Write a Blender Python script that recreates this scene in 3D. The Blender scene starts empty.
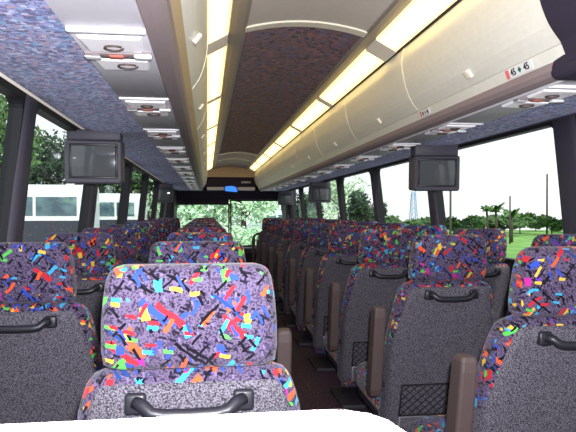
import bpy, bmesh, math, random
from mathutils import Vector, Matrix
random.seed(7)
SC = bpy.context.scene
C = SC.collection
PI = math.pi
EYE = 1.17
CX = -0.48            # camera sits left of the coach's centreline
GZ = -1.23            # street level below the cabin floor

# ------------------------------------------------------------ helpers
def obj(name, bm, mat, parent=None, smooth=True, loc=None):
    me = bpy.data.meshes.new(name)
    bmesh.ops.recalc_face_normals(bm, faces=bm.faces)
    bm.to_mesh(me); bm.free()
    if smooth:
        for p in me.polygons: p.use_smooth = True
    o = bpy.data.objects.new(name, me)
    C.objects.link(o)
    for m in (mat if isinstance(mat, (list, tuple)) else [mat]): me.materials.append(m)
    if parent: o.parent = parent
    if loc: o.location = loc
    return o
def thing(name, label, cat, loc=(0, 0, 0), rz=0, group=None):
    o = bpy.data.objects.new(name, None); C.objects.link(o)
    o.empty_display_size = .05
    o.location = loc; o.rotation_euler = (0, 0, rz)
    o['label'] = label; o['category'] = cat
    if group: o['group'] = group
    return o
def tag(o, label, cat, group=None, kind=None):
    o['label'] = label; o['category'] = cat
    if group: o['group'] = group
    if kind: o['kind'] = kind
    return o
def struct(name, bm, m, parent=None, smooth=False):
    o = obj(name, bm, m, parent, smooth)
    if parent is None: o['kind'] = 'structure'
    return o
def dup(root, loc, label, rz=None, group=None, skip=()):
    r = root.copy(); C.objects.link(r); r.location = loc; r['label'] = label
    if rz is not None: r.rotation_euler = (0, 0, rz)
    if group: r['group'] = group
    for ch in list(root.children):
        if ch.name.split('.')[0] in skip: continue
        c = ch.copy(); C.objects.link(c); c.parent = r
        for g in ch.children:
            d = g.copy(); C.objects.link(d); d.parent = c
    return r
def box(bm, x0, x1, y0, y1, z0, z1, bevel=0, seg=2):
    t = bmesh.new()
    vs = [t.verts.new((x, y, z)) for x in (x0, x1) for y in (y0, y1) for z in (z0, z1)]
    for f in ((0, 1, 3, 2), (4, 6, 7, 5), (0, 4, 5, 1), (2, 3, 7, 6), (0, 2, 6, 4), (1, 5, 7, 3)):
        t.faces.new([vs[i] for i in f])
    if bevel:
        bmesh.ops.bevel(t, geom=list(t.edges), offset=bevel, segments=seg, profile=.5, affect='EDGES')
    merge(bm, t); return bm
def merge(bm, t, M=None):
    if M: t.transform(M)
    mp = {}
    for v in t.verts: mp[v] = bm.verts.new(v.co)
    for f in t.faces:
        try: bm.faces.new([mp[v] for v in f.verts]).material_index = f.material_index
        except ValueError: pass
    t.free()
def rr(cx, cy, hw, hd, r, n=4):
    r = min(r, hw * .98, hd * .98); pts = []
    for sx, sy, a0 in ((1, 1, 0), (-1, 1, 90), (-1, -1, 180), (1, -1, 270)):
        for i in range(n + 1):
            a = math.radians(a0 + 90 * i / n)
            pts.append((cx + sx * (hw - r) + r * math.cos(a), cy + sy * (hd - r) + r * math.sin(a)))
    return pts
def loft(bm, rings, cap=True):
    """rings: lists of 3-D points of equal length"""
    R = [[bm.verts.new(p) for p in r] for r in rings]
    n = len(R[0])
    for a, b in zip(R, R[1:]):
        for i in range(n):
            bm.faces.new((a[i], a[(i + 1) % n], b[(i + 1) % n], b[i]))
    if cap:
        bm.faces.new(R[0][::-1]); bm.faces.new(R[-1])
def loft_z(bm, secs, n=4):
    loft(bm, [[(x, y, z) for x, y in rr(cx, cy, hw, hd, r, n)] for z, cx, cy, hw, hd, r in secs])
def tube(bm, pts, r, n=8, closed=False):
    pts = [Vector(p) for p in pts]; rings = []
    for i, p in enumerate(pts):
        a = pts[i - 1] if (i > 0 or closed) else p
        b = pts[(i + 1) % len(pts)] if (i < len(pts) - 1 or closed) else p
        d = (b - a).normalized()
        u = d.orthogonal().normalized() if i == 0 else (rings_u - d * rings_u.dot(d)).normalized()
        rings_u = u; v = d.cross(u)
        rad = r[i] if isinstance(r, (list, tuple)) else r
        rings.append([p + (u * math.cos(2 * PI * k / n) + v * math.sin(2 * PI * k / n)) * rad for k in range(n)])
    loft(bm, rings)
def extrude_profile(bm, prof, y0, y1, ny=1, closed=False, mi=0):
    """prof: list of (x,z); swept along Y"""
    rows = [[bm.verts.new((x, y0 + (y1 - y0) * j / ny, z)) for x, z in prof] for j in range(ny + 1)]
    n = len(prof)
    for a, b in zip(rows, rows[1:]):
        for i in range(n if closed else n - 1):
            bm.faces.new((a[i], a[(i + 1) % n], b[(i + 1) % n], b[i])).material_index = mi
    if closed:
        bm.faces.new(rows[0][::-1]); bm.faces.new(rows[-1])
def thick(prof, t):
    """offset an open profile outward to a closed band (roof side)"""
    out = []
    for i, (x, z) in enumerate(prof):
        a = Vector(prof[max(0, i - 1)]); b = Vector(prof[min(len(prof) - 1, i + 1)])
        d = (b - a).normalized(); nrm = Vector((-d.y, d.x))
        out.append((x + nrm.x * t, z + nrm.y * t))
    return prof + out[::-1]
ORD = ['nearest', 'second', 'third', 'fourth', 'fifth', 'sixth', 'seventh', 'eighth', 'ninth', 'tenth', 'eleventh', 'twelfth', 'thirteenth', 'fourteenth']

# ------------------------------------------------------------ materials
def s2l(c):
    return tuple(((v / 255) / 12.92 if v / 255 < .04045 else ((v / 255 + .055) / 1.055) ** 2.4) for v in c) + (1,)
def mat(name, col, rough=.6, metal=0, spec=.3, emis=None, es=0, bump=None, noise=None):
    m = bpy.data.materials.new(name); m.use_nodes = True
    nt = m.node_tree; b = nt.nodes['Principled BSDF']
    b.inputs['Base Color'].default_value = s2l(col); b.inputs['Roughness'].default_value = rough
    b.inputs['Metallic'].default_value = metal; b.inputs['Specular IOR Level'].default_value = spec
    if emis: b.inputs['Emission Color'].default_value = s2l(emis); b.inputs['Emission Strength'].default_value = es
    tc = nt.nodes.new('ShaderNodeTexCoord')
    nz = nt.nodes.new('ShaderNodeTexNoise'); nz.inputs['Scale'].default_value = noise[0] if noise else 30
    nt.links.new(tc.outputs['Object'], nz.inputs['Vector'])
    r = nt.nodes.new('ShaderNodeValToRGB')
    c2 = noise[1] if noise else tuple(v * .985 for v in col)
    r.color_ramp.elements[0].position = .38; r.color_ramp.elements[1].position = .62
    r.color_ramp.elements[0].color = s2l(c2); r.color_ramp.elements[1].color = s2l(col)
    nt.links.new(nz.outputs['Fac'], r.inputs['Fac']); nt.links.new(r.outputs['Color'], b.inputs['Base Color'])
    if bump:
        n2 = nt.nodes.new('ShaderNodeTexNoise'); n2.inputs['Scale'].default_value = bump[0]
        nt.links.new(tc.outputs['Object'], n2.inputs['Vector'])
        bp = nt.nodes.new('ShaderNodeBump'); bp.inputs['Strength'].default_value = bump[1]; bp.inputs['Distance'].default_value = .002
        nt.links.new(n2.outputs['Fac'], bp.inputs['Height']); nt.links.new(bp.outputs['Normal'], b.inputs['Normal'])
    return m

def upholstery(name, base_a, base_b, layers, dark=1.0, fine=170, distort=.02):
    m = bpy.data.materials.new(name); m.use_nodes = True
    nt = m.node_tree; N = nt.nodes; L = nt.links
    b = N['Principled BSDF']; b.inputs['Roughness'].default_value = .9; b.inputs['Specular IOR Level'].default_value = .1
    b.inputs['Sheen Weight'].default_value = .1
    tc = N.new('ShaderNodeTexCoord'); oi = N.new('ShaderNodeObjectInfo')
    mul = N.new('ShaderNodeVectorMath'); mul.operation = 'SCALE'; mul.inputs[0].default_value = (3.1, 1.7, 4.3)
    L.new(oi.outputs['Random'], mul.inputs['Scale'])
    add = N.new('ShaderNodeVectorMath'); add.operation = 'ADD'
    L.new(tc.outputs['Object'], add.inputs[0]); L.new(mul.outputs[0], add.inputs[1])
    dn = N.new('ShaderNodeTexNoise'); dn.inputs['Scale'].default_value = 28; dn.inputs['Detail'].default_value = 1
    L.new(add.outputs[0], dn.inputs['Vector'])
    ds = N.new('ShaderNodeVectorMath'); ds.operation = 'SCALE'; ds.inputs['Scale'].default_value = distort
    L.new(dn.outputs['Color'], ds.inputs[0])
    co = N.new('ShaderNodeVectorMath'); co.operation = 'ADD'
    L.new(add.outputs[0], co.inputs[0]); L.new(ds.outputs[0], co.inputs[1])
    fn = N.new('ShaderNodeTexNoise'); fn.inputs['Scale'].default_value = fine; fn.inputs['Detail'].default_value = 1
    L.new(add.outputs[0], fn.inputs['Vector'])
    fr = N.new('ShaderNodeValToRGB'); fr.color_ramp.elements[0].position = .42; fr.color_ramp.elements[1].position = .5
    fr.color_ramp.elements[0].color = s2l(base_a); fr.color_ramp.elements[1].color = s2l(base_b)
    L.new(fn.outputs['Fac'], fr.inputs['Fac'])
    cur = fr.outputs['Color']
    for i, (rot, size, thr, prob, cols) in enumerate(layers):
        mp = N.new('ShaderNodeMapping'); mp.vector_type = 'TEXTURE'
        mp.inputs['Location'].default_value = (i * .37, i * .71, i * .53)
        mp.inputs['Rotation'].default_value = (0, math.radians(rot), 0)
        mp.inputs['Scale'].default_value = size
        L.new(co.outputs[0], mp.inputs['Vector'])
        v = N.new('ShaderNodeTexVoronoi'); v.inputs['Scale'].default_value = 1; v.distance = 'CHEBYCHEV'
        L.new(mp.outputs[0], v.inputs['Vector'])
        sp = N.new('ShaderNodeSeparateColor'); L.new(v.outputs['Color'], sp.inputs[0])
        lt = N.new('ShaderNodeMath'); lt.operation = 'LESS_THAN'; lt.inputs[1].default_value = thr
        L.new(v.outputs['Distance'], lt.inputs[0])
        gt = N.new('ShaderNodeMath'); gt.operation = 'LESS_THAN'; gt.inputs[1].default_value = prob
        L.new(sp.outputs[0], gt.inputs[0])
        mm = N.new('ShaderNodeMath'); mm.operation = 'MULTIPLY'
        L.new(lt.outputs[0], mm.inputs[0]); L.new(gt.outputs[0], mm.inputs[1])
        cr = N.new('ShaderNodeValToRGB'); cr.color_ramp.interpolation = 'CONSTANT'
        els = cr.color_ramp.elements
        while len(els) < len(cols): els.new(.5)
        for k, c in enumerate(cols):
            els[k].position = k / len(cols); els[k].color = s2l(c)
        L.new(sp.outputs[1], cr.inputs['Fac'])
        mx = N.new('ShaderNodeMix'); mx.data_type = 'RGBA'
        L.new(mm.outputs[0], mx.inputs['Factor']); L.new(cur, mx.inputs['A']); L.new(cr.outputs['Color'], mx.inputs['B'])
        cur = mx.outputs['Result']
    if dark != 1:
        mx = N.new('ShaderNodeMix'); mx.data_type = 'RGBA'; mx.blend_type = 'MULTIPLY'; mx.inputs['Factor'].default_value = 1
        L.new(cur, mx.inputs['A']); mx.inputs['B'].default_value = (dark, dark, dark, 1); cur = mx.outputs['Result']
    L.new(cur, b.inputs['Base Color'])
    bp = N.new('ShaderNodeBump'); bp.inputs['Strength'].default_value = .3; bp.inputs['Distance'].default_value = .002
    L.new(fn.outputs['Fac'], bp.inputs['Height']); L.new(bp.outputs['Normal'], b.inputs['Normal'])
    return m

OR, RD, CY, BL, GR, YE, MG, BK = (222, 86, 50), (180, 40, 52), (56, 156, 200), (48, 72, 170), (84, 180, 78), (222, 176, 62), (180, 40, 140), (16, 12, 22)
VIO = (100, 62, 150)
FAB = upholstery('patterned_moquette', (54, 44, 66), (94, 82, 108), [
    (20, (.020, .03, .007), .34, .45, [(30, 24, 42), (66, 54, 84), (28, 22, 38)]),
    (75, (.012, .03, .006), .32, .28, [(30, 25, 40), (112, 98, 132)]),
    (-40, (.070, .05, .018), .28, .32, [OR, CY, OR, RD, BL, GR]),
    (40, (.105, .05, .024), .28, .30, [OR, RD, BL, OR, RD, VIO]),
    (80, (.044, .03, .026), .28, .24, [YE, GR, CY, MG, RD, BL]),
    (38, (.150, .05, .012), .24, .32, [BK, BK, (35, 60, 120)]),
    (-60, (.048, .03, .013), .30, .26, [BL, CY, YE, RD, OR]),
    (-50, (.060, .04, .008), .28, .28, [BK]),
    (8, (.034, .03, .013), .28, .22, [GR, YE, CY, RD]),
    (62, (.040, .03, .009), .28, .35, [BK, BK, BL]),
], fine=260, distort=.014, dark=.78)
DIVM = mat('divider_grey_added_glow', (205, 198, 190), .45, emis=(220, 205, 180), es=.18)  # faint emission added to lighten the dividers, which are no lamps
GREYCAR = mat('grey_speckled_carpet', (104, 100, 109), .95, spec=.05, noise=(330, (38, 35, 43)), bump=(350, .5))
COVE = upholstery('blue_mottled_lining', (92, 92, 146), (144, 148, 196), [
    (0, (.017, .016, .016), .42, .6, [(80, 78, 136), (180, 182, 220), (80, 112, 180), (156, 136, 180)]),
    (90, (.019, .016, .016), .40, .5, [(180, 140, 165), (74, 72, 122), (116, 160, 205), (190, 195, 225)]),
    (0, (.03, .02, .02), .30, .35, [(76, 68, 120), (150, 160, 214), (116, 96, 156)]),
], fine=90, distort=.01)
ROOFCAR = upholstery('maroon_ceiling_carpet', (74, 50, 68), (122, 84, 98), [
    (0, (.030, .03, .03), .42, .55, [(50, 38, 64), (146, 88, 90), (86, 84, 130), (66, 44, 54)]),
    (45, (.045, .04, .04), .35, .40, [(130, 80, 70), (60, 56, 100), (40, 30, 46), (110, 96, 120)]),
], fine=90, distort=.01)
BLACKPL = mat('black_moulded_plastic', (30, 29, 36), .42, spec=.4)
BROWNPL = mat('brown_armrest_plastic', (76, 63, 62), .5, spec=.35)
DARKPL = mat('dark_plastic', (44, 40, 50), .55)
PILLAR = mat('charcoal_pillar_vinyl', (62, 58, 70), .6, bump=(200, .2))
RUBBER = mat('black_rubber_gasket', (20, 20, 24), .6)
CREAM = mat('cream_locker_laminate', (230, 227, 218), .38, spec=.4)
CREAMEDGE = mat('pale_locker_edge', (240, 232, 214), .5)
BAND = mat('taupe_rail_vinyl', (146, 130, 132), .5, spec=.3)
TANTRIM = mat('tan_trim', (190, 165, 130), .45)
SILVER = mat('brushed_silver', (200, 200, 206), .3, metal=.8)
PSUGREY = mat('grey_service_panel', (196, 192, 200), .5)
WHITEPL = mat('white_plastic', (232, 230, 234), .35, spec=.5)
LENS = mat('reading_lens_flash_glow', (255, 250, 255), .3, emis=(255, 245, 250), es=.1)  # faint emission paints in the flash overexposure on the white lenses
RED = mat('red_button', (205, 120, 105), .4)
GREYROOF = mat('grey_ceiling_vinyl', (206, 198, 190), .6)
RAILM = mat('ceiling_rail_grey', (150, 142, 134), .4, spec=.4)
GLOWP = mat('fluorescent_diffuser', (250, 235, 190), .5, emis=(255, 222, 142), es=1.5)
def diffuser():
    # brighter along the lamp tube in the middle of the lens, as a real diffuser is
    nt = GLOWP.node_tree; b = nt.nodes['Principled BSDF']
    tc = nt.nodes.new('ShaderNodeTexCoord'); sx = nt.nodes.new('ShaderNodeSeparateXYZ'); nt.links.new(tc.outputs['Object'], sx.inputs[0])
    ab = nt.nodes.new('ShaderNodeMath'); ab.operation = 'ABSOLUTE'; nt.links.new(sx.outputs['X'], ab.inputs[0])
    mr = nt.nodes.new('ShaderNodeMapRange'); mr.inputs['From Min'].default_value = .0; mr.inputs['From Max'].default_value = .055
    mr.inputs['To Min'].default_value = 4.2; mr.inputs['To Max'].default_value = 1.7
    nt.links.new(ab.outputs[0], mr.inputs['Value']); nt.links.new(mr.outputs[0], b.inputs['Emission Strength'])
diffuser()
FLOORM = mat('dark_aisle_floor', (82, 60, 78), .7, noise=(60, (40, 30, 40)))
WALLM = mat('dark_side_lining', (60, 54, 64), .8, noise=(60, (48, 44, 54)))
SCREEN = mat('grey_dark_screen', (84, 86, 90), .06, spec=.6)
TVBOX = mat('charcoal_monitor_case', (72, 68, 80), .5)
BLUEL = mat('blue_lit_sign', (40, 110, 220), .4, emis=(50, 130, 255), es=1.2)
BLACKM = mat('matt_black_ink', (20, 20, 24), .6)
GREENM = mat('green_ink', (20, 110, 70), .6)
REDINK = mat('red_ink', (225, 110, 110), .6)
DARKFAB = mat('dark_violet_padding', (46, 40, 56), .85, bump=(150, .3))
CLOTHW = mat('net_black', (24, 22, 28), .8)
def glass(name, tint, refl=.06):
    m = bpy.data.materials.new(name); m.use_nodes = True
    nt = m.node_tree; N = nt.nodes; L = nt.links
    N.remove(N['Principled BSDF']); out = N['Material Output']
    t = N.new('ShaderNodeBsdfTransparent'); t.inputs[0].default_value = (*tint, 1)
    g = N.new('ShaderNodeBsdfGlossy'); g.inputs['Roughness'].default_value = .02
    g.inputs[0].default_value = (.9, .95, 1, 1)
    fr = N.new('ShaderNodeLayerWeight'); fr.inputs['Blend'].default_value = .5
    pw = N.new('ShaderNodeMath'); pw.operation = 'POWER'; pw.inputs[1].default_value = 4; L.new(fr.outputs['Facing'], pw.inputs[0])
    mu = N.new('ShaderNodeMath'); mu.operation = 'MULTIPLY_ADD'; mu.inputs[1].default_value = .35; mu.inputs[2].default_value = refl * .5
    L.new(pw.outputs[0], mu.inputs[0])
    mx = N.new('ShaderNodeMixShader'); L.new(mu.outputs[0], mx.inputs[0]); L.new(t.outputs[0], mx.inputs[1]); L.new(g.outputs[0], mx.inputs[2])
    L.new(mx.outputs[0], out.inputs[0])
    return m
GLASS = glass('side_window_glass', (.80, .86, .84))
WSGLASS = glass('windscreen_glass', (.74, .90, .86), .004)

# ------------------------------------------------------------ coach shell
Y0, Y1 = -1.0, 12.1
YF = 12.75
def wall_a(z):      # half width of the body side at height z (tumblehome)
    pts = [(-.1, 1.295), (.58, 1.295), (.87, 1.240), (1.0, 1.205), (1.61, 1.14), (1.8, 1.10)]
    for (z0, a0), (z1, a1) in zip(pts, pts[1:]):
        if z <= z1: return a0 + (a1 - a0) * (z - z0) / (z1 - z0)
    return pts[-1][1]
bm = bmesh.new(); box(bm, -1.3, 1.3, Y0, YF, -.08, 0); struct('floor', bm, FLOORM)
SILL = .87; TOPW = 1.61
for side, s in (('left', -1), ('right', 1)):
    bm = bmesh.new()
    extrude_profile(bm, [(s * wall_a(z), z) for z in (0, .3, .55)] + [(s * 1.33, .55), (s * 1.33, 0)], Y0, YF, 1, closed=True)
    struct('wall_' + side, bm, WALLM)
    bm = bmesh.new()
    extrude_profile(bm, [(s * wall_a(z), z) for z in (.55, .8, SILL)] + [(s * (wall_a(SILL) + .045), SILL), (s * 1.33, .55)], Y0, YF, 1, closed=True)
    struct('trim_%d' % (101 if s < 0 else 102), bm, WALLM)
    bm = bmesh.new()          # header over the windows
    extrude_profile(bm, [(s * wall_a(TOPW), TOPW), (s * (wall_a(TOPW) + .045), TOPW), (s * 1.17, 1.72), (s * 1.10, 1.72)], Y0, YF, 1, closed=True)
    struct('trim_%d' % (1 if s < 0 else 2), bm, PILLAR)
    # sloping patterned cove between the service panels and the windows
    bm = bmesh.new()
    pr = [(s * .795, 1.583), (s * .95, 1.578), (s * 1.05, 1.585), (s * 1.10, 1.597), (s * 1.135, 1.615)]
    pr = pr + [(x, z + .02) for x, z in pr[::-1]]
    extrude_profile(bm, pr, Y0, Y1, 1, closed=True)
    o = struct('ceiling_cove_' + side, bm, COVE, smooth=False)
    # strip along the cove's outer edge; the left one has an added glow
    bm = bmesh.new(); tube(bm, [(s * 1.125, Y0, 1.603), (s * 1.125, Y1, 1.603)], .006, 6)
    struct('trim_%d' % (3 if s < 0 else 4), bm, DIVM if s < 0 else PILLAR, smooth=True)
# windows
def window(n, s, ya, yb, topz=TOPW, rad=.07):
    """opening in the side wall between ya and yb"""
    def P(y, z, off=0): return (s * (wall_a(z) + off), y, z)
    outline = []
    z0, z1 = SILL, topz
    for cy, cz, a0 in ((yb - rad, z1 - rad, 0), (ya + rad, z1 - rad, 90), (ya + rad, z0 + rad, 180), (yb - rad, z0 + rad, 270)):
        for i in range(6):
            a = math.radians(a0 + 18 * i); outline.append((cy + rad * math.cos(a), cz + rad * math.sin(a)))
    g = .028
    inner = []
    cyc, czc = (ya + yb) / 2, (z0 + z1) / 2
    for y, z in outline:
        inner.append((y - g * (1 if y > cyc else -1), z - g * (1 if z > czc else -1)))
    # gasket ring: outer square edge to inner rounded edge, and a filler out to the pillars
    bm = bmesh.new(); A = []; B = []; D = []
    for (y, z), (yi, zi) in zip(outline, inner):
        ys = yb if y > cyc else ya; zs = z1 if z > czc else z0
        A.append(bm.verts.new(P(ys if abs(y - cyc) > (yb - ya) / 2 - rad * 1.01 else y, zs if abs(z - czc) > (z1 - z0) / 2 - rad * 1.01 else z, .0)))
        B.append(bm.verts.new(P(yi, zi, .0))); D.append(bm.verts.new(P(yi, zi, .05)))
    n_ = len(A)
    for i in range(n_):
        j = (i + 1) % n_
        for q in ((A[i], A[j], B[j], B[i]), (B[i], B[j], D[j], D[i])):
            try: bm.faces.new(q)
            except ValueError: pass
    w = struct('window_%d' % n, bm, RUBBER)
    bm = bmesh.new()
    bm.faces.new([bm.verts.new(P(y, z, .03)) for y, z in inner])
    obj('window_pane', bm, GLASS, w, smooth=False)
    return w
PL = [-.55, .90, 2.39, 3.85, 5.42, 6.94, 8.46, 9.98, 11.5]
PR = [-.5, 1.03, 2.56, 4.27, 5.78, 7.37, 8.95, 10.5, 12.0]
wn = 1; tn = 5
for s, PP in ((-1, PL), (1, PR)):
    hw = .075
    for i, y in enumerate(PP):
        bm = bmesh.new()
        ww = hw if i != 2 else (.068 if s < 0 else .09)
        # rounded pillar following the wall's lean, proud of the glass
        rings = []
        for z in (SILL - .03, 1.0, 1.2, 1.4, TOPW + .02):
            rings.append([(s * (wall_a(z) + .02) + x, yy, z) for x, yy in rr(0, y, .033, ww, .028, 3)])
        loft(bm, rings)
        struct('trim_%d' % tn, bm, PILLAR, smooth=True); tn += 1
    for a, b in zip(PP, PP[1:]):
        window(wn, s, a + hw - .02, b - hw + .02, rad=.05 if a < 5 else .11); wn += 1
    # last short pane up to the windscreen corner post
    if s > 0:
        pass
# front corner posts
for s in (-1, 1):
    bm = bmesh.new(); rings = []
    for z in (0, .6, 1.2, 1.75):
        rings.append([(s * (wall_a(z) - .02) + x, yy, z) for x, yy in rr(0, YF - .08, .07, .09, .04, 3)])
    loft(bm, rings); struct('trim_%d' % tn, bm, DARKPL, smooth=True); tn += 1
    bm = bmesh.new(); box(bm, s * 1.2 - .1, s * 1.2 + .1, (11.6 if s < 0 else 12.0), YF - .1, SILL - .05, 1.7); struct('trim_%d' % tn, bm, DARKPL); tn += 1
# rear wall behind the camera
bm = bmesh.new(); box(bm, -1.3, 1.3, Y0 - .05, Y0, 0, 2.2); struct('wall_back', bm, WALLM)

# front: dash, windscreen, header, bulkhead
bm = bmesh.new(); box(bm, -1.3, 1.3, YF - .02, YF + .05, 0, .42); box(bm, -1.15, 1.15, YF - .5, YF, .3, .42, .02)
struct('wall_front', bm, DARKPL)
def ws(n, x0, x1, z1):
    bm = bmesh.new(); t = .03
    for a, b, c, d in ((x0, x0 + t, .42, z1), (x1 - t, x1, .42, z1), (x0, x1, .42, .45), (x0, x1, z1 - t, z1)):
        box(bm, a, b, YF, YF + .04, c, d)
    w = struct('window_%d' % n, bm, RUBBER)
    bm = bmesh.new(); bm.faces.new([bm.verts.new(p) for p in ((x0, YF + .02, .42), (x1, YF + .02, .42), (x1, YF + .02, z1), (x0, YF + .02, z1))])
    obj('window_pane', bm, WSGLASS, w, smooth=False)
ws(wn, -1.2, -.005, 1.34); wn += 1
ws(wn, .005, 1.2, 1.42); wn += 1
bm = bmesh.new(); box(bm, -1.25, 1.25, 12.55, YF + .05, 1.42, 1.66, .02); box(bm, -1.2, -.03, 12.6, YF + .05, 1.34, 1.44, .01)
struct('trim_%d' % tn, bm, DARKFAB); tn += 1
bm = bmesh.new(); box(bm, -1.25, 1.25, 12.1, 12.62, 1.60, 1.66); struct('trim_%d' % tn, bm, PSUGREY); tn += 1
bm = bmesh.new(); box(bm, -.62, .62, 12.12, 12.2, 1.62, 1.87); struct('trim_%d' % tn, bm, DARKFAB); tn += 1
bm = bmesh.new()      # arched tan bulkhead above it
ring = [(-.6, 1.86), (.6, 1.86), (.52, 2.0)] + [(x, 2.0 + .1 * (1 - (x / .52) ** 2)) for x in (.4, .25, .1, 0, -.1, -.25, -.4)] + [(-.52, 2.0)]
loft(bm, [[(x, y, z) for x, z in ring] for y in (12.08, 12.14)])
struct('trim_%d' % tn, bm, TANTRIM); tn += 1
for s in (-1, 1):
    bm = bmesh.new(); box(bm, s * .9 - .42, s * .9 + .42, 12.1, 12.15, 1.58, 2.1); struct('trim_%d' % tn, bm, DARKFAB); tn += 1

# ---------------- ceiling
SX = -.012
def arch(x, h=.04, a=.29): return 2.03 + h * (1 - (x / a) ** 2)
def ceil_panel(name, ya, yb, m, dz=0):
    bm = bmesh.new()
    pr = [(x + SX, arch(x) + dz) for x in [(-.29 + .58 * i / 12) for i in range(13)]]
    extrude_profile(bm, pr + [(x, z + .03) for x, z in pr[::-1]], ya, yb, 1, closed=True)
    return struct(name, bm, m, smooth=False)
ceil_panel('ceiling', 2.84, 9.1, ROOFCAR)
ceil_panel('ceiling_panel_rear', Y0, 2.80, GREYROOF, -.004)
ceil_panel('ceiling_panel_middle', 9.16, 10.2, GREYROOF, -.004)
ceil_panel('ceiling_panel_front', 10.24, 12.12, GREYROOF, .004)
for y, w in ((2.82, .035), (9.13, .05), (10.22, .03)):
    ob = ceil_panel('trim_%d' % tn, y - w, y + w, CREAMEDGE, -.012); tn += 1
for s, side in ((-1, 'left'), (1, 'right')):
    bm = bmesh.new()
    pr = [(s * x + SX, z) for x, z in [(.285, 2.045), (.285, 2.022), (.30, 2.018), (.335, 2.022), (.362, 2.028), (.366, 2.06)]]
    extrude_profile(bm, pr, Y0, Y1, 1, closed=True)
    struct('trim_%d' % tn, bm, RAILM); tn += 1
    # backing box over lamps and lockers
    bm = bmesh.new()
    pr = [(s * .34, 2.06), (s * .49, 1.985), (s * .50, 2.02), (s * .34, 2.09)]
    extrude_profile(bm, pr, Y0, Y1, 1, closed=True)
    struct('trim_%d' % tn, bm, RAILM); tn += 1
    # dark shadow line between lamps and locker doors
    bm = bmesh.new()
    extrude_profile(bm, [(s * .470 + SX, 1.966), (s * .481 + SX, 1.960), (s * .486 + SX, 1.995), (s * .472 + SX, 1.995)], Y0, Y1, 1, closed=True)
    struct('trim_%d' % tn, bm, BLACKPL if s > 0 else TANTRIM); tn += 1
    # lamps
    ys = [-1.0, .05, 1.5] + [3.0 + 1.47 * i for i in range(6)] + [11.85]
    ys = [y for y in ys if y >= .05]
    k = 0; ys = ys[1:]
    cxl, czl = s * .418 + SX, 1.999
    for ya, yb in zip(ys, ys[1:]):
        g0 = .10 if abs(ya - 3.0) < .01 else .055; g1 = .10 if abs(yb - 3.0) < .01 else .055
        t = thing('ceiling_light', '%s yellow-lit rectangular lamp in the %s ceiling strip' % ((ORD[k] + ' from the camera') if k else 'nearest', side), 'ceiling light',
                  (cxl, 0, czl), group='fluorescent ceiling lamps')
        bm = bmesh.new()
        extrude_profile(bm, [(x - cxl, z - czl) for x, z in ((s * .366 + SX, 2.026), (s * .418 + SX, 1.999), (s * .470 + SX, 1.970), (s * .470 + SX, 1.989), (s * .366 + SX, 2.046))], ya + g0, yb - g1, 1, closed=True)
        obj('diffuser', bm, GLOWP, t, smooth=False)
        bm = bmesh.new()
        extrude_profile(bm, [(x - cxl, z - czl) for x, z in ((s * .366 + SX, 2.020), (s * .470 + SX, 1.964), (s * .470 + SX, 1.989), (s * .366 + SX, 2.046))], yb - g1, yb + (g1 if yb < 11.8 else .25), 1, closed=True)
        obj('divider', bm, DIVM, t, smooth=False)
        k += 1
    # rail (rounded taupe band) under the lockers
    DOOR0 = [(.480, 1.962), (.47, 1.89), (.48, 1.78), (.505, 1.71), (.540, 1.66)]
    DOOR = [(.480, 1.962), (.474, 1.93), (.467, 1.89), (.470, 1.84), (.480, 1.78), (.505, 1.71), (.540, 1.66)]
    def smooth_prof(p):
        out = []
        for i in range(len(p) - 1):
            a, b, c_, d_ = (Vector(p[max(0, i - 1)]), Vector(p[i]), Vector(p[i + 1]), Vector(p[min(len(p) - 1, i + 2)]))
            for t_ in (0, .33, .67):
                out.append(tuple(.5 * ((2 * b) + (c_ - a) * t_ + (2 * a - 5 * b + 4 * c_ - d_) * t_ ** 2 + (-a + 3 * b - 3 * c_ + d_) * t_ ** 3)))
        return out + [p[-1]]
    DOOR = [(x + s * SX * min(1, max(0, (z - 1.66) / .25)), z) for x, z in smooth_prof(DOOR)]
    bandp = [(.540, 1.657), (.555, 1.630), (.560, 1.622)]
    bm = bmesh.new(); ystart = 1.62 if s > 0 else Y0
    pr = [(s * x, z) for x, z in bandp]
    extrude_profile(bm, pr + [(x + s * .02, z + .01) for x, z in pr[::-1]], ystart, Y1, 1, closed=True)
    struct('trim_%d' % tn, bm, CREAM if s > 0 else TANTRIM); tn += 1
    bm = bmesh.new()
    pr = [(s * x, z) for x, z in [(.558, 1.622), (.562, 1.600), (.575, 1.586), (.592, 1.579), (.615, 1.577), (.62, 1.60), (.59, 1.64)]]
    extrude_profile(bm, pr, Y0, Y1, 1, closed=True)
    struct('trim_%d' % tn, bm, BAND, smooth=False); tn += 1
    if s > 0:
        bm = bmesh.new(); extrude_profile(bm, [(s * .604, 1.5775), (s * .612, 1.572), (s * .620, 1.5775)], Y0, Y1, 1, closed=True)
        struct('trim_%d' % tn, bm, WHITEPL); tn += 1
    # underside carrier for the service panels
    bm = bmesh.new(); box(bm, min(s * .61, s * .80), max(s * .61, s * .80), Y0, Y1, 1.584, 1.60)
    struct('trim_%d' % tn, bm, PSUGREY); tn += 1
    # plain rack lining and lamp strip over the rearmost seats
    bm = bmesh.new()
    pr = [(x + .0, z) for x, z in [(s * a_, z_) for a_, z_ in DOOR0]]
    extrude_profile(bm, pr + [(x + s * .02, z) for x, z in pr[::-1]], Y0, 1.25 if s < 0 else 1.0, 1, closed=True)
    extrude_profile(bm, [(s * .366 + SX, 2.026), (s * .470 + SX, 1.970), (s * .470 + SX, 1.989), (s * .366 + SX, 2.046)], Y0, 1.56, 1, closed=True)
    struct('trim_%d' % tn, bm, RAILM); tn += 1
    # lockers
    y = 1.62 if s > 0 else 1.25; pitch = 1.2 if s > 0 else 1.2; k = 0
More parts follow.
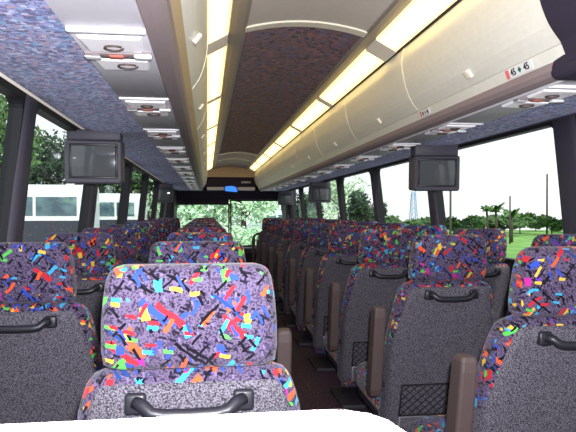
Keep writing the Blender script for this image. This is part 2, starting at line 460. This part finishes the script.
    if s < 0:
        starts = [1.25 + 1.2 * i for i in range(9)]
    else:
        starts = [1.62 + 1.2 * i for i in range(9)]
    for ya in starts:
        yb = min(ya + 1.2, Y1)
        if yb - ya < .3: continue
        t = thing('overhead_locker', 'cream curved luggage locker door, %s along the %s rack' % (ORD[k] + (' from the camera' if k else ' to the camera'), side),
                  'locker', (s * .5, ya, 1.66), group='overhead luggage lockers')
        bm = bmesh.new()
        pr = [(s * (x - .5), z - 1.66) for x, z in DOOR]
        extrude_profile(bm, pr + [(x + s * .025, z) for x, z in pr[::-1]], .008, yb - ya - .008, 1, closed=True)
        d = obj('door', bm, CREAM, t, smooth=False)
        bm = bmesh.new()
        pr2 = [(x - s * .002, z) for x, z in pr]
        extrude_profile(bm, pr2 + [(x + s * .02, z) for x, z in pr2[::-1]], -.009, .009, 1, closed=True)
        obj('edge_strip', bm, CREAMEDGE, t, smooth=False)
        bm = bmesh.new()
        ym = (yb - ya) * .47 if s > 0 else .6
        box(bm, -.017, .017, ym - .022, ym + .022, -.006, .006, .003)
        lt = obj('latch', bm, CREAMEDGE, t, loc=(s * (.508 - .5), 0, 1.693 - 1.66)); lt.rotation_euler = (0, s * math.radians(52), 0)
        k += 1
if True:
    # dark padded end section of the right-hand rack, nearest the camera
    bm = bmesh.new()
    pr = [(x - .012, z) for x, z in DOOR] + [(.535, 1.645), (.545, 1.62), (.548, 1.60), (.66, 1.60), (.66, 1.9)]
    extrude_profile(bm, pr, Y0, 1.61, 1, closed=True)
    loft(bm, [[(x, y, z) for x, z in rr(.605, 1.60, .055 * f, .036 * f, .02, 3)] for y, f in ((1.72, .7), (1.69, .92), (1.64, 1), (Y0, 1))])
    struct('trim_%d' % tn, bm, DARKFAB); tn += 1

# number stickers on the right-hand rail
def text_bm(s, size):
    cu = bpy.data.curves.new('t', 'FONT'); cu.body = s; cu.size = size; cu.align_x = 'CENTER'; cu.align_y = 'CENTER'; cu.extrude = .0006; cu.offset = size * .02
    o = bpy.data.objects.new('t', cu); C.objects.link(o)
    dg = bpy.context.evaluated_depsgraph_get(); dg.update()
    me = bpy.data.meshes.new_from_object(o.evaluated_get(dg))
    b = bmesh.new(); b.from_mesh(me)
    bpy.data.objects.remove(o); bpy.data.curves.remove(cu); bpy.data.meshes.remove(me)
    return b
def sticker(y, w, h, label, num):
    # local frame: x runs along the coach (towards the rear when read), y up the rail face, z out of it
    ctr = Vector((.5445, y, 1.639))
    ex = Vector((0, -1, 0)); ey = Vector((-.34, 0, .94)).normalized(); ez = ex.cross(ey).normalized()
    t = thing('seat_number_label', label, 'label', ctr, group='seat number labels')
    t.rotation_mode = 'XYZ'
    M = Matrix((ex, ey, ez)).transposed().to_4x4(); t.matrix_world = Matrix.Translation(ctr) @ M
    bm = bmesh.new(); box(bm, -w / 2, w / 2, -h / 2, h / 2, .0, .0025); obj('card', bm, WHITEPL, t, smooth=False)
    bm = bmesh.new(); box(bm, -w / 2 + .001, -w / 2 + w * .13, -h / 2 + .001, h / 2 - .001, .0025, .0032); obj('red_panel', bm, REDINK, t, smooth=False)
    for xx in (-.2, .3):
        if num: b = text_bm(num, h * 1.0)
        else:
            b = bmesh.new(); box(b, -h * .28, h * .28, -h * .32, h * .32, 0, .0006)
        for v in b.verts: v.co += Vector((xx * w, 0, .0032))
        obj('number', b, BLACKM, t, smooth=False)
    b = bmesh.new()
    vs = [b.verts.new((w * .05 + h * .34 * math.cos(a), h * .34 * math.sin(a), .0034)) for a in (0, PI / 2, PI, 3 * PI / 2)]
    b.faces.new(vs); obj('emblem', b, GREENM, t, smooth=False)
sticker(1.87, .165, .032, 'white label numbered 45 twice, right rail below the nearest cream locker', '45')
sticker(2.73, .12, .026, 'small white number label at the first seam of the right lockers', None)

# ---------------- passenger service panels
def make_psu(s, label):
    t = thing('service_panel', label, 'service panel', (s * .705, 0, 1.584), group='reading light and speaker panels')
    bm = bmesh.new(); box(bm, -.088, .088, -.005, .79, -.006, 0, .002); obj('panel', bm, PSUGREY, t)
    bm = bmesh.new(); box(bm, -.088, .088, -.02, .0, -.012, 0, .004); obj('ridge', bm, WHITEPL, t)
    def trap(y0, y1, w0, w1):
        b = bmesh.new()
        r0 = [(-w0, y0), (w0, y0), (w1, y1), (-w1, y1)]
        loft(b, [[(x, y, -.006) for x, y in r0], [(x * .93, y0 + (y - y0) * .94 + .003, -.014) for x, y in r0]])
        return b
    l1 = obj('lamp_lens', trap(.028, .150, .074, .066), LENS, t, smooth=False)
    for (yy) in (.075,):
        b = bmesh.new(); tube(b, [(.0 + .022 * math.cos(a), .1 + .022 * math.sin(a), -.016) for a in [i * PI / 6 for i in range(12)]], .003, 5, closed=False); obj('lamp_ring', b, BROWNPL, l1)
    bm = bmesh.new(); box(bm, -.084, .084, .165, .215, -.013, -.005, .004); obj('control_bar', bm, BAND, t)
    bm = bmesh.new(); box(bm, -.024, .014, .172, .202, -.018, -.012, .005); obj('call_button', bm, RED, t)
    bm = bmesh.new(); box(bm, -.085, -.045, .172, .21, -.02, -.012, .004); obj('air_vent', bm, WHITEPL, t)
    bm = bmesh.new(); box(bm, .04, .085, .16, .19, -.022, -.012, .004); obj('air_vent', bm, WHITEPL, t)
    l2 = obj('lamp_lens', trap(.232, .34, .072, .064), LENS, t, smooth=False)
    b = bmesh.new(); tube(b, [(.01 + .026 * math.cos(a), .285 + .026 * math.sin(a), -.016) for a in [i * PI / 6 for i in range(12)]], .003, 5); obj('lamp_ring', b, BROWNPL, l2)
    return t
for s, side, first, n in ((-1, 'left', 1.41, 13), (1, 'right', 1.84, 13)):
    base = None
    for k in range(n):
        y = first + .82 * k
        if y > 11.2: break
        lab = 'grey overhead panel with white lamps, %s under the %s rack' % (ORD[k] + (' from the camera' if k else ' to the camera'), side)
        if base is None: base = make_psu(s, lab); base.location.y = y
        else: dup(base, (s * .705, y, 1.584), lab)

# ---------------- monitors
def monitor(x, y, w, label, tilt=0, zt=1.515, hr=.77):
    t = thing('television_monitor', label, 'television', (x, y, zt), rz=tilt, group='ceiling-hung monitors')
    t.rotation_euler.x = math.radians(3.5)
    bm = bmesh.new(); h = w * hr
    # deep case tapering backwards (away from the viewer)
    loft(bm, [[(px, 0, pz) for px, pz in rr(0, -h / 2, w / 2 - .008, h / 2 - .008, .012, 3)],
              [(px, .012, pz) for px, pz in rr(0, -h / 2, w / 2, h / 2, .015, 3)],
              [(px, .17, pz) for px, pz in rr(0, -h / 2, w / 2, h / 2, .015, 3)],
              [(px, .28, pz) for px, pz in rr(0, -h * .42, w * .36, h * .38, .02, 3)]])
    c = obj('case', bm, TVBOX, t, smooth=False)
    bm = bmesh.new()      # bezel frame
    a, b_ = w * .38, h * .345; cz = -h * .48
    for x0, x1, z0, z1 in ((-a - .012, a + .012, cz + b_, cz + b_ + .012), (-a - .012, a + .012, cz - b_ - .012, cz - b_), (-a - .012, -a, cz - b_, cz + b_), (a, a + .012, cz - b_, cz + b_)):
        box(bm, x0, x1, -.006, .004, z0, z1, .002)
    obj('bezel', bm, BLACKPL, t)
    bm = bmesh.new(); nx = 10; g = []
    for i in range(nx + 1):
        g.append([bm.verts.new((-a + 2 * a * i / nx, -.001 - .008 * (1 - ((i - nx / 2) / (nx / 2)) ** 2 * .6 - ((j - 4) / 4) ** 2 * .4), cz - b_ + 2 * b_ * j / 8)) for j in range(9)])
    for i in range(nx):
        for j in range(8): bm.faces.new((g[i][j], g[i + 1][j], g[i + 1][j + 1], g[i][j + 1]))
    obj('screen', bm, SCREEN, t)
    bm = bmesh.new(); box(bm, -w * .47, w * .47, .02, .16, 0.0, 1.59 - zt, .005); obj('bracket', bm, TVBOX, t)
    return t
monitor(-.577 - .48, 3.18, .285, 'boxy dark monitor hung at the left windows, nearer of the left pair', math.radians(3), 1.537, .79)
monitor(1.41 - .48, 3.55, .285, 'boxy dark monitor hung at the right windows, nearest on that side', math.radians(-8))
monitor(-.66 - .48 + .02, 9.0, .28, 'far dark monitor hung by the left windows beyond the big one', 0)
monitor(1.57 - .48, 8.2, .29, 'middle dark monitor on the right, between big one and windscreen', 0)
monitor(1.55 - .48, 11.8, .28, 'farthest dark monitor, hung at the right edge of the windscreen', 0)
# blue lit sign under the header
t = thing('lit_sign', 'small blue glowing sign on the dark header above the windscreen', 'sign', (.0, 12.02, 1.63))
bm = bmesh.new(); loft(bm, [[(x, y, z) for x, z in ((-.12, -.05), (.12, -.07), (.10, .02), (.02, .05), (-.11, .04))] for y in (0, .04)])
obj('lit_face', bm, BLUEL, t, smooth=False)
bm = bmesh.new(); box(bm, -.13, .13, .04, .09, -.07, .06, .01); obj('housing', bm, BLACKPL, t)
# silver mirror fitting beside it
bm = bmesh.new(); loft(bm, [[(.30 + x, y, 1.755 + z) for x, z in rr(0, 0, .10, .022, .02, 3)] for y in (12.06, 12.12)])
tag(obj('interior_mirror', bm, SILVER), 'small silvery mirror on the dark panel right of the blue sign', 'mirror')

# ------------------------------------------------------------ seats
def yc(z):      # centre line of the reclined back
    return .0 + (1.076 - z) * .17 + max(0, .9 - z) * .12
def half(z):    # half width of the backrest
    pts = [(.20, .228), (.45, .235), (.60, .234), (.70, .224), (.80, .207), (.85, .192), (.868, .180), (.882, .150)]
    for (z0, a0), (z1, a1) in zip(pts, pts[1:]):
        if z <= z1: return a0 + (a1 - a0) * (z - z0) / (z1 - z0)
    return pts[-1][1]
def make_seat(aisle_side):
    t = thing('coach_seat', '', 'coach seat', group='patterned coach seats')
    # pedestal
    bm = bmesh.new(); box(bm, -.20, .20, .24, .60, .0, .03, .006); box(bm, -.05, .05, .34, .50, .03, .26, .01); box(bm, -.215, .215, .20, .66, .22, .275, .01)
    obj('pedestal', bm, DARKPL, t)
    # cushion
    bm = bmesh.new()
    loft_z(bm, [(.252, 0, .44, .20, .22, .05), (.265, 0, .44, .222, .242, .06), (.29, 0, .44, .232, .252, .06), (.35, 0, .44, .232, .252, .06),
                (.378, 0, .44, .225, .245, .06), (.395, 0, .44, .205, .225, .06), (.402, 0, .44, .17, .19, .06)])
    obj('seat_cushion', bm, FAB, t)
    # backrest
    bm = bmesh.new(); secs = []
    for z in (.145, .16, .20, .26, .35, .45, .55, .62, .69, .75, .80, .83, .855, .869, .879, .885):
        hd = .062; hw = half(z)
        if z < .17: hd *= .6; hw -= .02
        if z > .862: hd *= (.885 - z) / .023 * .55 + .4
        secs.append((z, 0, yc(z), hw, hd, .042))
    loft_z(bm, secs); obj('backrest', bm, FAB, t)
    # grey carpeted rear panel, softly rounded
    bm = bmesh.new(); rows = []
    zs = [.19, .195] + [.20 + (.845 - .20) * i / 16 for i in range(17)] + [.853, .859, .8625]
    us = [-1, -.985, -.96, -.92, -.86, -.7, -.45, -.2, 0, .2, .45, .7, .86, .92, .96, .985, 1]
    for z in zs:
        lo = min(1, max(0, (.80 - z) / .24)); lo = lo * lo * (3 - 2 * lo)
        hw = half(min(z, .83)) - .022 + .026 * lo
        if z > .82: hw = min(hw, half(.82) - .022 - .04 * (1 - math.sqrt(max(0, 1 - ((z - .82) / .043) ** 2))))
        row = []
        for u in us:
            e = min(1, (1 - abs(u)) * 9); ez = min(1, max(0, (.8625 - z)) * 60) * min(1, (z - .19) * 60)
            row.append(bm.verts.new((u * hw, yc(z) - .058 + .045 * lo * (1 - e) ** 2 - .012 * math.sqrt(e * ez + 1e-6) - .006 * (1 - u * u) * ez, z)))
        rows.append(row)
    for a, b in zip(rows, rows[1:]):
        for i in range(len(us) - 1): bm.faces.new((a[i], a[i + 1], b[i + 1], b[i]))
    obj('rear_panel', bm, GREYCAR, t)
    # headrest
    bm = bmesh.new()
    hs = [(.884, .140, .030), (.887, .151, .040), (.894, .158, .048), (.92, .160, .053), (.97, .158, .055), (1.01, .154, .055), (1.035, .150, .053), (1.052, .147, .049), (1.064, .141, .041), (1.071, .132, .030), (1.0745, .120, .016)]
    loft_z(bm, [(z, 0, yc(z) + (-.004), hw, hd, .036) for z, hw, hd in hs]); obj('headrest', bm, FAB, t)
    bm = bmesh.new()      # posts joining headrest and back
    for x in (-.075, .075):
        loft_z(bm, [(.86, x, yc(.86), .022, .016, .012), (.90, x, yc(.90), .022, .016, .012)])
    obj('headrest_post', bm, BLACKPL, t)
    # grab handle
    bm = bmesh.new(); yb = yc(.82) - .074
    for sx in (-1, 1):
        box(bm, sx * .095 - .019, sx * .095 + .019, yb - .016, yb + .008, .812, .850, .006)
    DZ = .019; pts = [(-.095, yb - .012, .816), (-.08, yb - .024, .812), (-.066, yb - .03, .800), (-.045, yb - .032, .797), (0, yb - .032, .796), (.045, yb - .032, .797), (.066, yb - .03, .800), (.08, yb - .024, .812), (.095, yb - .012, .816)]
    pts = [(x, y, z + DZ) for x, y, z in pts]
    tube(bm, pts, .012, 8); obj('grab_handle', bm, BLACKPL, t)
    # net pocket with rim
    bm = bmesh.new(); x0, x1, z0, z1 = -.172, .165, .292, .435
    def PY(z): return yc(z) - .082
    for a, b in (((x0, z0), (x1, z0)), ((x0, z1), (x1, z1)), ((x0, z0), (x0, z1)), ((x1, z0), (x1, z1))):
        tube(bm, [(a[0], PY(a[1]), a[1]), (b[0], PY(b[1]), b[1])], .004, 5)
    n = 9; wx = (x1 - x0) / n; H = z1 - z0
    for i in range(-4, n):
        for sg in (1, -1):
            xa = x0 + i * wx; xb = xa + wx * 4
            A, B = (xa, z0), (xb, z1)
            if sg < 0: A, B = (xa, z1), (xb, z0)
            # clip to the rim
            ta = max(0, (x0 - xa) / (xb - xa)); tb = min(1, (x1 - xa) / (xb - xa))
            if tb <= ta + .02: continue
            p = (A[0] + (B[0] - A[0]) * ta, A[1] + (B[1] - A[1]) * ta); q = (A[0] + (B[0] - A[0]) * tb, A[1] + (B[1] - A[1]) * tb)
            tube(bm, [(p[0], PY(p[1]), p[1]), (q[0], PY(q[1]), q[1])], .0022, 4)
    obj('net_pocket', bm, CLOTHW, t)
    bm = bmesh.new(); x0, x1, z0, z1 = -.165, .150, .20, .288
    box(bm, x0, x1, PY(.25) - .004, PY(.25) + .035, z0, z1 - .004, .003)
    pl = obj('lower_plate', bm, GREYCAR, t)
    bm = bmesh.new(); box(bm, x0 - .003, x1 + .003, PY(.25) - .010, PY(.25) + .02, z1 - .007, z1 + .002, .002); box(bm, x0 - .005, x0, PY(.25) - .010, PY(.25) + .02, z0, z1, .002)
    obj('silver_edge', bm, SILVER, pl)
    # raised aisle armrest
    ax = aisle_side * .285
    if aisle_side:
        bm = bmesh.new(); secs = []
        for z, hw, hd in ((.385, .016, .02), (.395, .022, .034), (.42, .025, .040), (.60, .025, .040), (.735, .025, .038), (.763, .024, .034), (.774, .020, .026), (.777, .014, .016)):
            secs.append((z, ax, .12 - (z - .40) * .20, hw, hd, .009))
        loft_z(bm, secs, 2); obj('armrest', bm, BROWNPL, t, smooth=False)
        bm = bmesh.new(); tube(bm, [(ax, .13, .43), (ax - aisle_side * .07, .15, .43)], .016, 8); obj('armrest_hinge', bm, DARKPL, t)
    return t
LY0, RY0, P = 1.11, 1.52, .84
XA, XW = .508, 1.03
protoL = make_seat(1); protoR = make_seat(-1); protoW = make_seat(0)
used = {}
def put(proto, x, y, lab):
    if id(proto) not in used:
        used[id(proto)] = 1; proto.location = (x, y, 0); proto['label'] = lab; return proto
    return dup(proto, (x, y, 0), lab)
for k in range(-1, 11):
    y = LY0 + k * P
    if k == -1:
        lab = 'seat whose bleached white headrest fills the bottom edge, directly before the camera'
        put(protoL, -XA - .016, y, lab).location.z = -.001; continue
    if k == 0: lab = 'large bright patterned seat left of centre, grey panel and handle behind'
    else: lab = 'aisle seat left of the aisle, %s row ahead of the bright patterned seat' % ('next' if k == 1 else ORD[k])
    put(protoL, -XA - .002, y, lab)
    put(protoW, -XW - .022, y - (.1 if k == 0 else 0), 'window seat by the left windows, %s row from the camera' % ('first, mostly cropped,' if k == 0 else ORD[k]))
for k in range(0, 10):
    y = RY0 + k * P
    lab = ('aisle seat at right with patterned edge, nearest row, cropped by frame' if k == 0 else
           'aisle seat right of the aisle, %s row from the camera, net pocket behind' % ORD[k] if k == 1 else
           'aisle seat right of the aisle, %s row from the camera' % ORD[k])
    put(protoR, XA, y, lab)
    if k: put(protoW, XW + .008, y, 'window seat by the right windows, %s row from the camera' % ORD[k])
# curved black grab rail at the front of the aisle
bm = bmesh.new()
tube(bm, [(.27, 9.9, 0), (.27, 9.9, .68), (.29, 9.9, .76), (.34, 9.9, .80), (.62, 9.9, .80), (.70, 9.9, .76), (.72, 9.9, .68), (.72, 9.9, 0)], .02, 8)
tag(obj('grab_rail', bm, BLACKPL), 'black curved grab rail ahead of the front right seat', 'rail')
# driver's seat and wheel, far front left
t = thing('driver_seat', 'dark high-backed driver seat at the far front left', 'seat', (-.75, 11.15, 0))
bm = bmesh.new(); loft_z(bm, [(.2, 0, .1, .18, .05, .03), (.45, 0, .1, .23, .06, .04), (.7, 0, .06, .21, .06, .04), (.86, 0, .03, .15, .05, .04), (.90, 0, .03, .11, .03, .03)]); obj('backrest', bm, DARKFAB, t)
bm = bmesh.new(); loft_z(bm, [(.25, 0, .32, .21, .22, .05), (.36, 0, .32, .23, .24, .05), (.40, 0, .32, .20, .21, .05)]); obj('seat_cushion', bm, DARKFAB, t)
bm = bmesh.new(); box(bm, -.15, .15, .15, .45, 0, .25, .02); obj('pedestal', bm, DARKPL, t)

# ------------------------------------------------------------ outside
ASPH = mat('pale_paving', (176, 172, 166), .9, noise=(1.2, (150, 148, 144)))
GRASS = mat('bright_grass', (128, 168, 84), .95, noise=(.6, (104, 146, 70)))
bm = bmesh.new(); box(bm, -60, 15, -20, 110, GZ - .1, GZ); struct('ground', bm, ASPH)
bm = bmesh.new(); box(bm, 15, 90, -20, 74, GZ - .12, GZ - .02); struct('ground_lawn', bm, GRASS)
LEAFS = [mat('leaf_' + n, c, .7, noise=(3, c2)) for n, c, c2 in (('mid', (98, 132, 72), (52, 82, 44)), ('pale', (222, 236, 204), (160, 196, 156)), ('dark', (58, 82, 50), (34, 54, 34)))]
BARK = mat('bark', (92, 80, 66), .9, noise=(8, (66, 56, 46)))
POLE = mat('weathered_pole', (74, 70, 66), .9)
PALEP = mat('pale_blue_steel', (150, 172, 196), .6)
def foliage_bm(rx, rz, n, leaf, seed, clumps=14):
    rnd = random.Random(seed); bm = bmesh.new()
    cl = []
    for i in range(clumps):
        a = rnd.uniform(0, 2 * PI); e = rnd.uniform(-.9, 1); r = rnd.uniform(.3, .8)
        cl.append((Vector((math.cos(a) * rx * r * math.cos(e), math.sin(a) * rx * r * math.cos(e), math.sin(e) * rz * r)), rnd.uniform(.28, .5)))
    for i in range(n):
        c, cr = rnd.choice(cl)
        d = Vector((rnd.gauss(0, 1), rnd.gauss(0, 1), rnd.gauss(0, 1))).normalized() * (rnd.random() ** .4)
        p = c + Vector((d.x * rx * cr, d.y * rx * cr, d.z * rz * cr))
        u = Vector((rnd.gauss(0, 1), rnd.gauss(0, 1), rnd.gauss(0, 1))).normalized(); v = u.orthogonal().normalized(); L = leaf * rnd.uniform(.6, 1.3)
        q = [p - u * L, p + v * L * .45, p + u * L, p - v * L * .45]
        bm.faces.new([bm.verts.new(x) for x in q])
    return bm
def make_tree(label, loc, h, rx, leafm, seed, n=3500, leaf=.17, cat='tree', group='trees outside'):
    t = thing('broadleaf_tree' if cat == 'tree' else 'shrub', label, cat, loc, group=group)
    rz = h * .46
    bm = bmesh.new()
    tube(bm, [(0, 0, 0), (.05, 0, h * .3), (-.05, .05, h * .6), (0, 0, h * .8)], [h * .03, h * .025, h * .016, h * .005], 7)
    for k in range(5):
        a = k * 1.26 + seed
        tube(bm, [(0, 0, h * (.3 + .06 * k)), (math.cos(a) * rx * .6, math.sin(a) * rx * .6, h * (.5 + .07 * k))], [h * .012, h * .004], 5)
    obj('trunk', bm, BARK, t)
    f = obj('foliage', foliage_bm(rx, rz, n, leaf, seed), leafm, t, smooth=False, loc=(0, 0, h - rz)); f['kind'] = 'stuff'
    return t
def at(px, Y):     # lateral world x for an image column at distance Y (layout aid measured once)
    u = (px - 288) / 600; c, s = math.cos(TH), math.sin(TH)
    return (u * c + s) / (c - u * s) * Y + CX
TH = math.atan(81 / 600)
# left side trees, beyond the parked coaches
A = make_tree('tall leafy tree seen at the far left window edge', (at(-24, 27), 27, GZ), 9.1, 2.4, LEAFS[0], 1)
B = make_tree('broad green tree behind the parked white coach, left window', (at(60, 38), 38, GZ), 8.0, 4.4, LEAFS[2], 2, n=5000)
tA = dup(B, (at(10, 42), 42, GZ), 'green tree behind the left end of the parked coach', rz=1.3)
tB = dup(B, (at(112, 42), 42, GZ), 'green tree behind the right end of the parked coach', rz=2.6)
tC = dup(A, (at(146, 37), 37, GZ), 'tree seen through the rounded left windows past the monitor', rz=1.1)
# ahead, through the windscreen
D = make_tree('pale leafy tree ahead seen through the left windscreen half', (at(188, 34), 34, GZ), 6.5, 2.6, LEAFS[1], 5, n=2100)
dup(D, (at(215, 38), 38, GZ), 'pale tree ahead just left of the windscreen divider', rz=1)
dup(D, (at(244, 36), 36, GZ), 'pale tree ahead just right of the windscreen divider', rz=2)
dup(D, (at(268, 62), 62, GZ), 'pale tree ahead rising behind the white van', rz=3)
dup(D, (at(164, 44), 44, GZ), 'pale tree at the left edge of the windscreen view', rz=4)
PS = make_tree('pale bush ahead, leftmost of those seen through the windscreen', (at(178, 27), 27, GZ), 1.9, 1.5, LEAFS[1], 21, n=2500, leaf=.12, cat='shrub', group='bushes ahead of the windscreen')
for i, (px, yy) in enumerate(((214, 29), (252, 30), (300, 32))):
    dup(PS, (at(px, yy), yy, GZ), 'pale bush ahead of the windscreen, %s from the left of its row' % ORD[i + 1], rz=i * 1.3)
Eb = make_tree('dark green tree seen through the third right-hand window', (at(364, 40), 40, GZ), 4.6, 1.6, LEAFS[2], 9)
dup(Eb, (at(306, 44), 44, GZ), 'dark green tree beyond the farthest right window', rz=1)
dup(D, (at(340, 55), 55, GZ), 'pale tree seen between right-hand far pillars', rz=2.2)
# right: low hedge line
Sh = make_tree('rounded green bush on the field edge, leftmost of the row', (at(385, 62), 62, GZ), 2.0, 2.0, LEAFS[0], 11, n=2200, leaf=.2, cat='shrub', group='bushes at the far edge of the field')
Sh2 = None
for i, px in enumerate((404, 424, 440, 458, 472, 488, 502, 520, 536, 552, 570)):
    yy = 53 + (i * 37 % 11) * 1.5
    r = dup(Sh, (at(px, yy), yy, GZ), 'green bush on the far field edge, %s from the left of its row' % ORD[i + 1], rz=i * 1.1)
    f = .85 + .3 * ((i * 53 % 17) / 17); r.scale = (1.1, 1.1, f * 1.0)
# slim palms
def make_palm(label, loc, h, seed):
    t = thing('palm_tree', label, 'palm tree', loc, group='palms in the field')
    rnd = random.Random(seed)
    bm = bmesh.new(); tube(bm, [(0, 0, 0), (.05, 0, h * .5), (0, .05, h)], [.14, .1, .09], 7); obj('trunk', bm, BARK, t)
    bm = bmesh.new()
    for k in range(16):
        a = k * 2.4; up = rnd.uniform(.7, 1.9); L = rnd.uniform(.5, .85); prev = None
        for j in range(7):
            q = j / 6; r_ = L * q; z = h + up * L * q - 1.0 * q * q * L; w = .16 * math.sin(PI * min(1, q * .9 + .1)) + .02
            c_ = Vector((math.cos(a) * r_, math.sin(a) * r_, z)); sd = Vector((-math.sin(a), math.cos(a), 0)) * w
            cur = [bm.verts.new(c_ - sd + Vector((0, 0, -w))), bm.verts.new(c_), bm.verts.new(c_ + sd + Vector((0, 0, -w)))]
            if prev:
                bm.faces.new((prev[0], prev[1], cur[1], cur[0])); bm.faces.new((prev[1], prev[2], cur[2], cur[1]))
            prev = cur
    obj('fronds', bm, LEAFS[0], t, smooth=False)
    return t
make_palm('slim palm in the field, left one of the three', (at(487, 50), 50, GZ), 2.5, 1)
make_palm('slim palm in the field, middle one of the three', (at(496, 47), 47, GZ), 2.45, 2)
make_palm('slim palm beside a thin post, right one of the three', (at(511.5, 44), 44, GZ), 2.1, 3)
def pole(px, Y, ytop, r, label, m=POLE, name='utility_pole', cat='pole'):
    h = (211 - ytop) / 600 * Y * 1.05 + EYE - GZ
    t = thing(name, label, cat, (at(px, Y), Y, GZ))
    bm = bmesh.new(); tube(bm, [(0, 0, 0), (0, 0, h)], [r, r * .8], 8); obj('shaft', bm, m, t)
    bm = bmesh.new(); box(bm, -.05, .05, -.05, .05, h - .08, h + .04, .02); obj('cap', bm, m, t)
    return t
pole(547, 60, 173, .11, 'tallest dark wooden pole at right, beside the thick window pillar')
pole(510, 42, 196, .07, 'thin dark post standing in front of the right palm')
pole(450.5, 30, 190, .07, 'thin dark pole just right of the pillar under the right monitor')
# pale tower with lattice
t = thing('steel_tower', 'pale blue slender tower left of the right-hand monitor', 'tower', (at(413.5, 80), 80, GZ))
bm = bmesh.new(); hT = 20 / 600 * 80 * 1.05 + EYE - GZ
for sx, sy in ((-.35, -.35), (.35, -.35), (.35, .35), (-.35, .35)): tube(bm, [(sx * 1.4, sy * 1.4, 0), (sx * .6, sy * .6, hT)], .08, 5)
obj('legs', bm, PALEP, t)
bm = bmesh.new()
for k in range(8):
    z0 = k * hT / 8; z1 = z0 + hT / 8; f0 = 1.4 - .8 * z0 / hT; f1 = 1.4 - .8 * z1 / hT
    tube(bm, [(-.35 * f0, -.35 * f0, z0), (.35 * f1, -.35 * f1, z1)], .05, 4); tube(bm, [(.35 * f0, -.35 * f0, z0), (-.35 * f1, -.35 * f1, z1)], .05, 4)
obj('bracing', bm, PALEP, t)
# parked coaches at left
CWHITE = mat('white_coach_paint', (232, 236, 236), .35, spec=.5)
CGLASS = mat('dark_coach_glass', (60, 84, 96), .15, spec=.7, noise=(1.5, (96, 124, 130)))
CDARK = mat('dark_coach_skirt', (58, 62, 70), .5)
def make_coach(label, x1, Y, L, H, rz=0):
    t = thing('parked_coach', label, 'coach', (x1, Y, GZ), rz=rz)
    bm = bmesh.new()
    loft(bm, [[(x, y, z) for y, z in ((0, .35), (0, H * .9), (.06, H * .96), (.25, H), (2.25, H), (2.44, H * .96), (2.5, H * .9), (2.5, .35))] for x in (-L, 0)])
    obj('body', bm, CWHITE, t, smooth=False)
    n = 7; w = (L - .6) / n
    for i in range(n):
        bm = bmesh.new(); box(bm, -L + .3 + i * w + .05, -L + .3 + (i + 1) * w - .05, -.02, .02, H * .67, H * .87, .01); obj('side_window', bm, CGLASS, t, smooth=False)
    bm = bmesh.new(); box(bm, -L + .05, -.05, -.015, .01, .38, H * .62); obj('lower_panel', bm, CDARK, t, smooth=False)
    for x in (-L * .78, -L * .25):
        bm = bmesh.new(); tube(bm, [(x, -.02, .5), (x, .25, .5)], .5, 20); obj('wheel', bm, RUBBER, t, smooth=False)
    return t
make_coach('white-roofed parked coach with dark windows outside the left windows', at(87, 22), 22, 11, 3.35)
make_coach('second parked white coach farther off, just right of the first', at(142, 29), 29, 7, 3.25)
# white van ahead
t = thing('white_van', 'white van ahead, seen through the right windscreen half', 'van', (at(277, 46), 46, GZ))
bm = bmesh.new(); loft(bm, [[(x, y, z) for x, z in ((-1, .35), (-1, 1.5), (-.92, 2.3), (-.75, 2.5), (.75, 2.5), (.92, 2.3), (1, 1.5), (1, .35))] for y in (0, 5)]); obj('body', bm, CWHITE, t, smooth=False)
bm = bmesh.new(); box(bm, -.8, -.04, -.02, .02, 1.5, 2.15, .02); obj('rear_window', bm, CGLASS, t)
bm = bmesh.new(); box(bm, .04, .8, -.02, .02, 1.5, 2.15, .02); obj('rear_window', bm, CGLASS, t)
for x in (-.8, .8):
    bm = bmesh.new(); tube(bm, [(x - .1, .8, .36), (x + .1, .8, .36)], .36, 14); obj('wheel', bm, RUBBER, t)

# ------------------------------------------------------------ light
w = bpy.data.worlds.new('World'); SC.world = w; w.use_nodes = True
nt = w.node_tree; bg = nt.nodes['Background']
geo = nt.nodes.new('ShaderNodeTexCoord'); sx = nt.nodes.new('ShaderNodeSeparateXYZ'); nt.links.new(geo.outputs['Generated'], sx.inputs[0])
rp = nt.nodes.new('ShaderNodeValToRGB'); nt.links.new(sx.outputs['Z'], rp.inputs['Fac'])
rp.color_ramp.elements[0].position = 0; rp.color_ramp.elements[0].color = (1.0, 1.0, 1.0, 1)
rp.color_ramp.elements[1].position = .8; rp.color_ramp.elements[1].color = (.72, .84, 1.0, 1)
nt.links.new(rp.outputs[0], bg.inputs['Color']); bg.inputs['Strength'].default_value = 1.45
su = bpy.data.lights.new('sun', 'SUN'); su.energy = 4.6; su.angle = .03; su.color = (1, .96, .88)
so = bpy.data.objects.new('sun', su); C.objects.link(so); so.rotation_euler = (math.radians(42), math.radians(8), 0)
fl = bpy.data.lights.new('camera_flash', 'AREA'); fl.energy = 84; fl.size = .03; fl.color = (.95, .96, 1)
fo = bpy.data.objects.new('camera_flash', fl); C.objects.link(fo)

cam = bpy.data.cameras.new('camera'); co = bpy.data.objects.new('camera', cam); C.objects.link(co)
cam.sensor_width = 36; cam.lens = 600 / 576 * 36; cam.clip_start = .02; cam.clip_end = 500
pitch = math.atan((216 - 211.5) / 600)
co.location = (CX, 0, EYE); co.rotation_euler = (PI / 2 - pitch, 0, -TH)
SC.camera = co
fo.location = (CX + .03, -.01, EYE + .07); fo.rotation_euler = (PI / 2 - .02, 0, -TH * .6)
SC.view_settings.view_transform = 'Standard'; SC.view_settings.look = 'None'; SC.view_settings.exposure = 0; SC.view_settings.gamma = 1
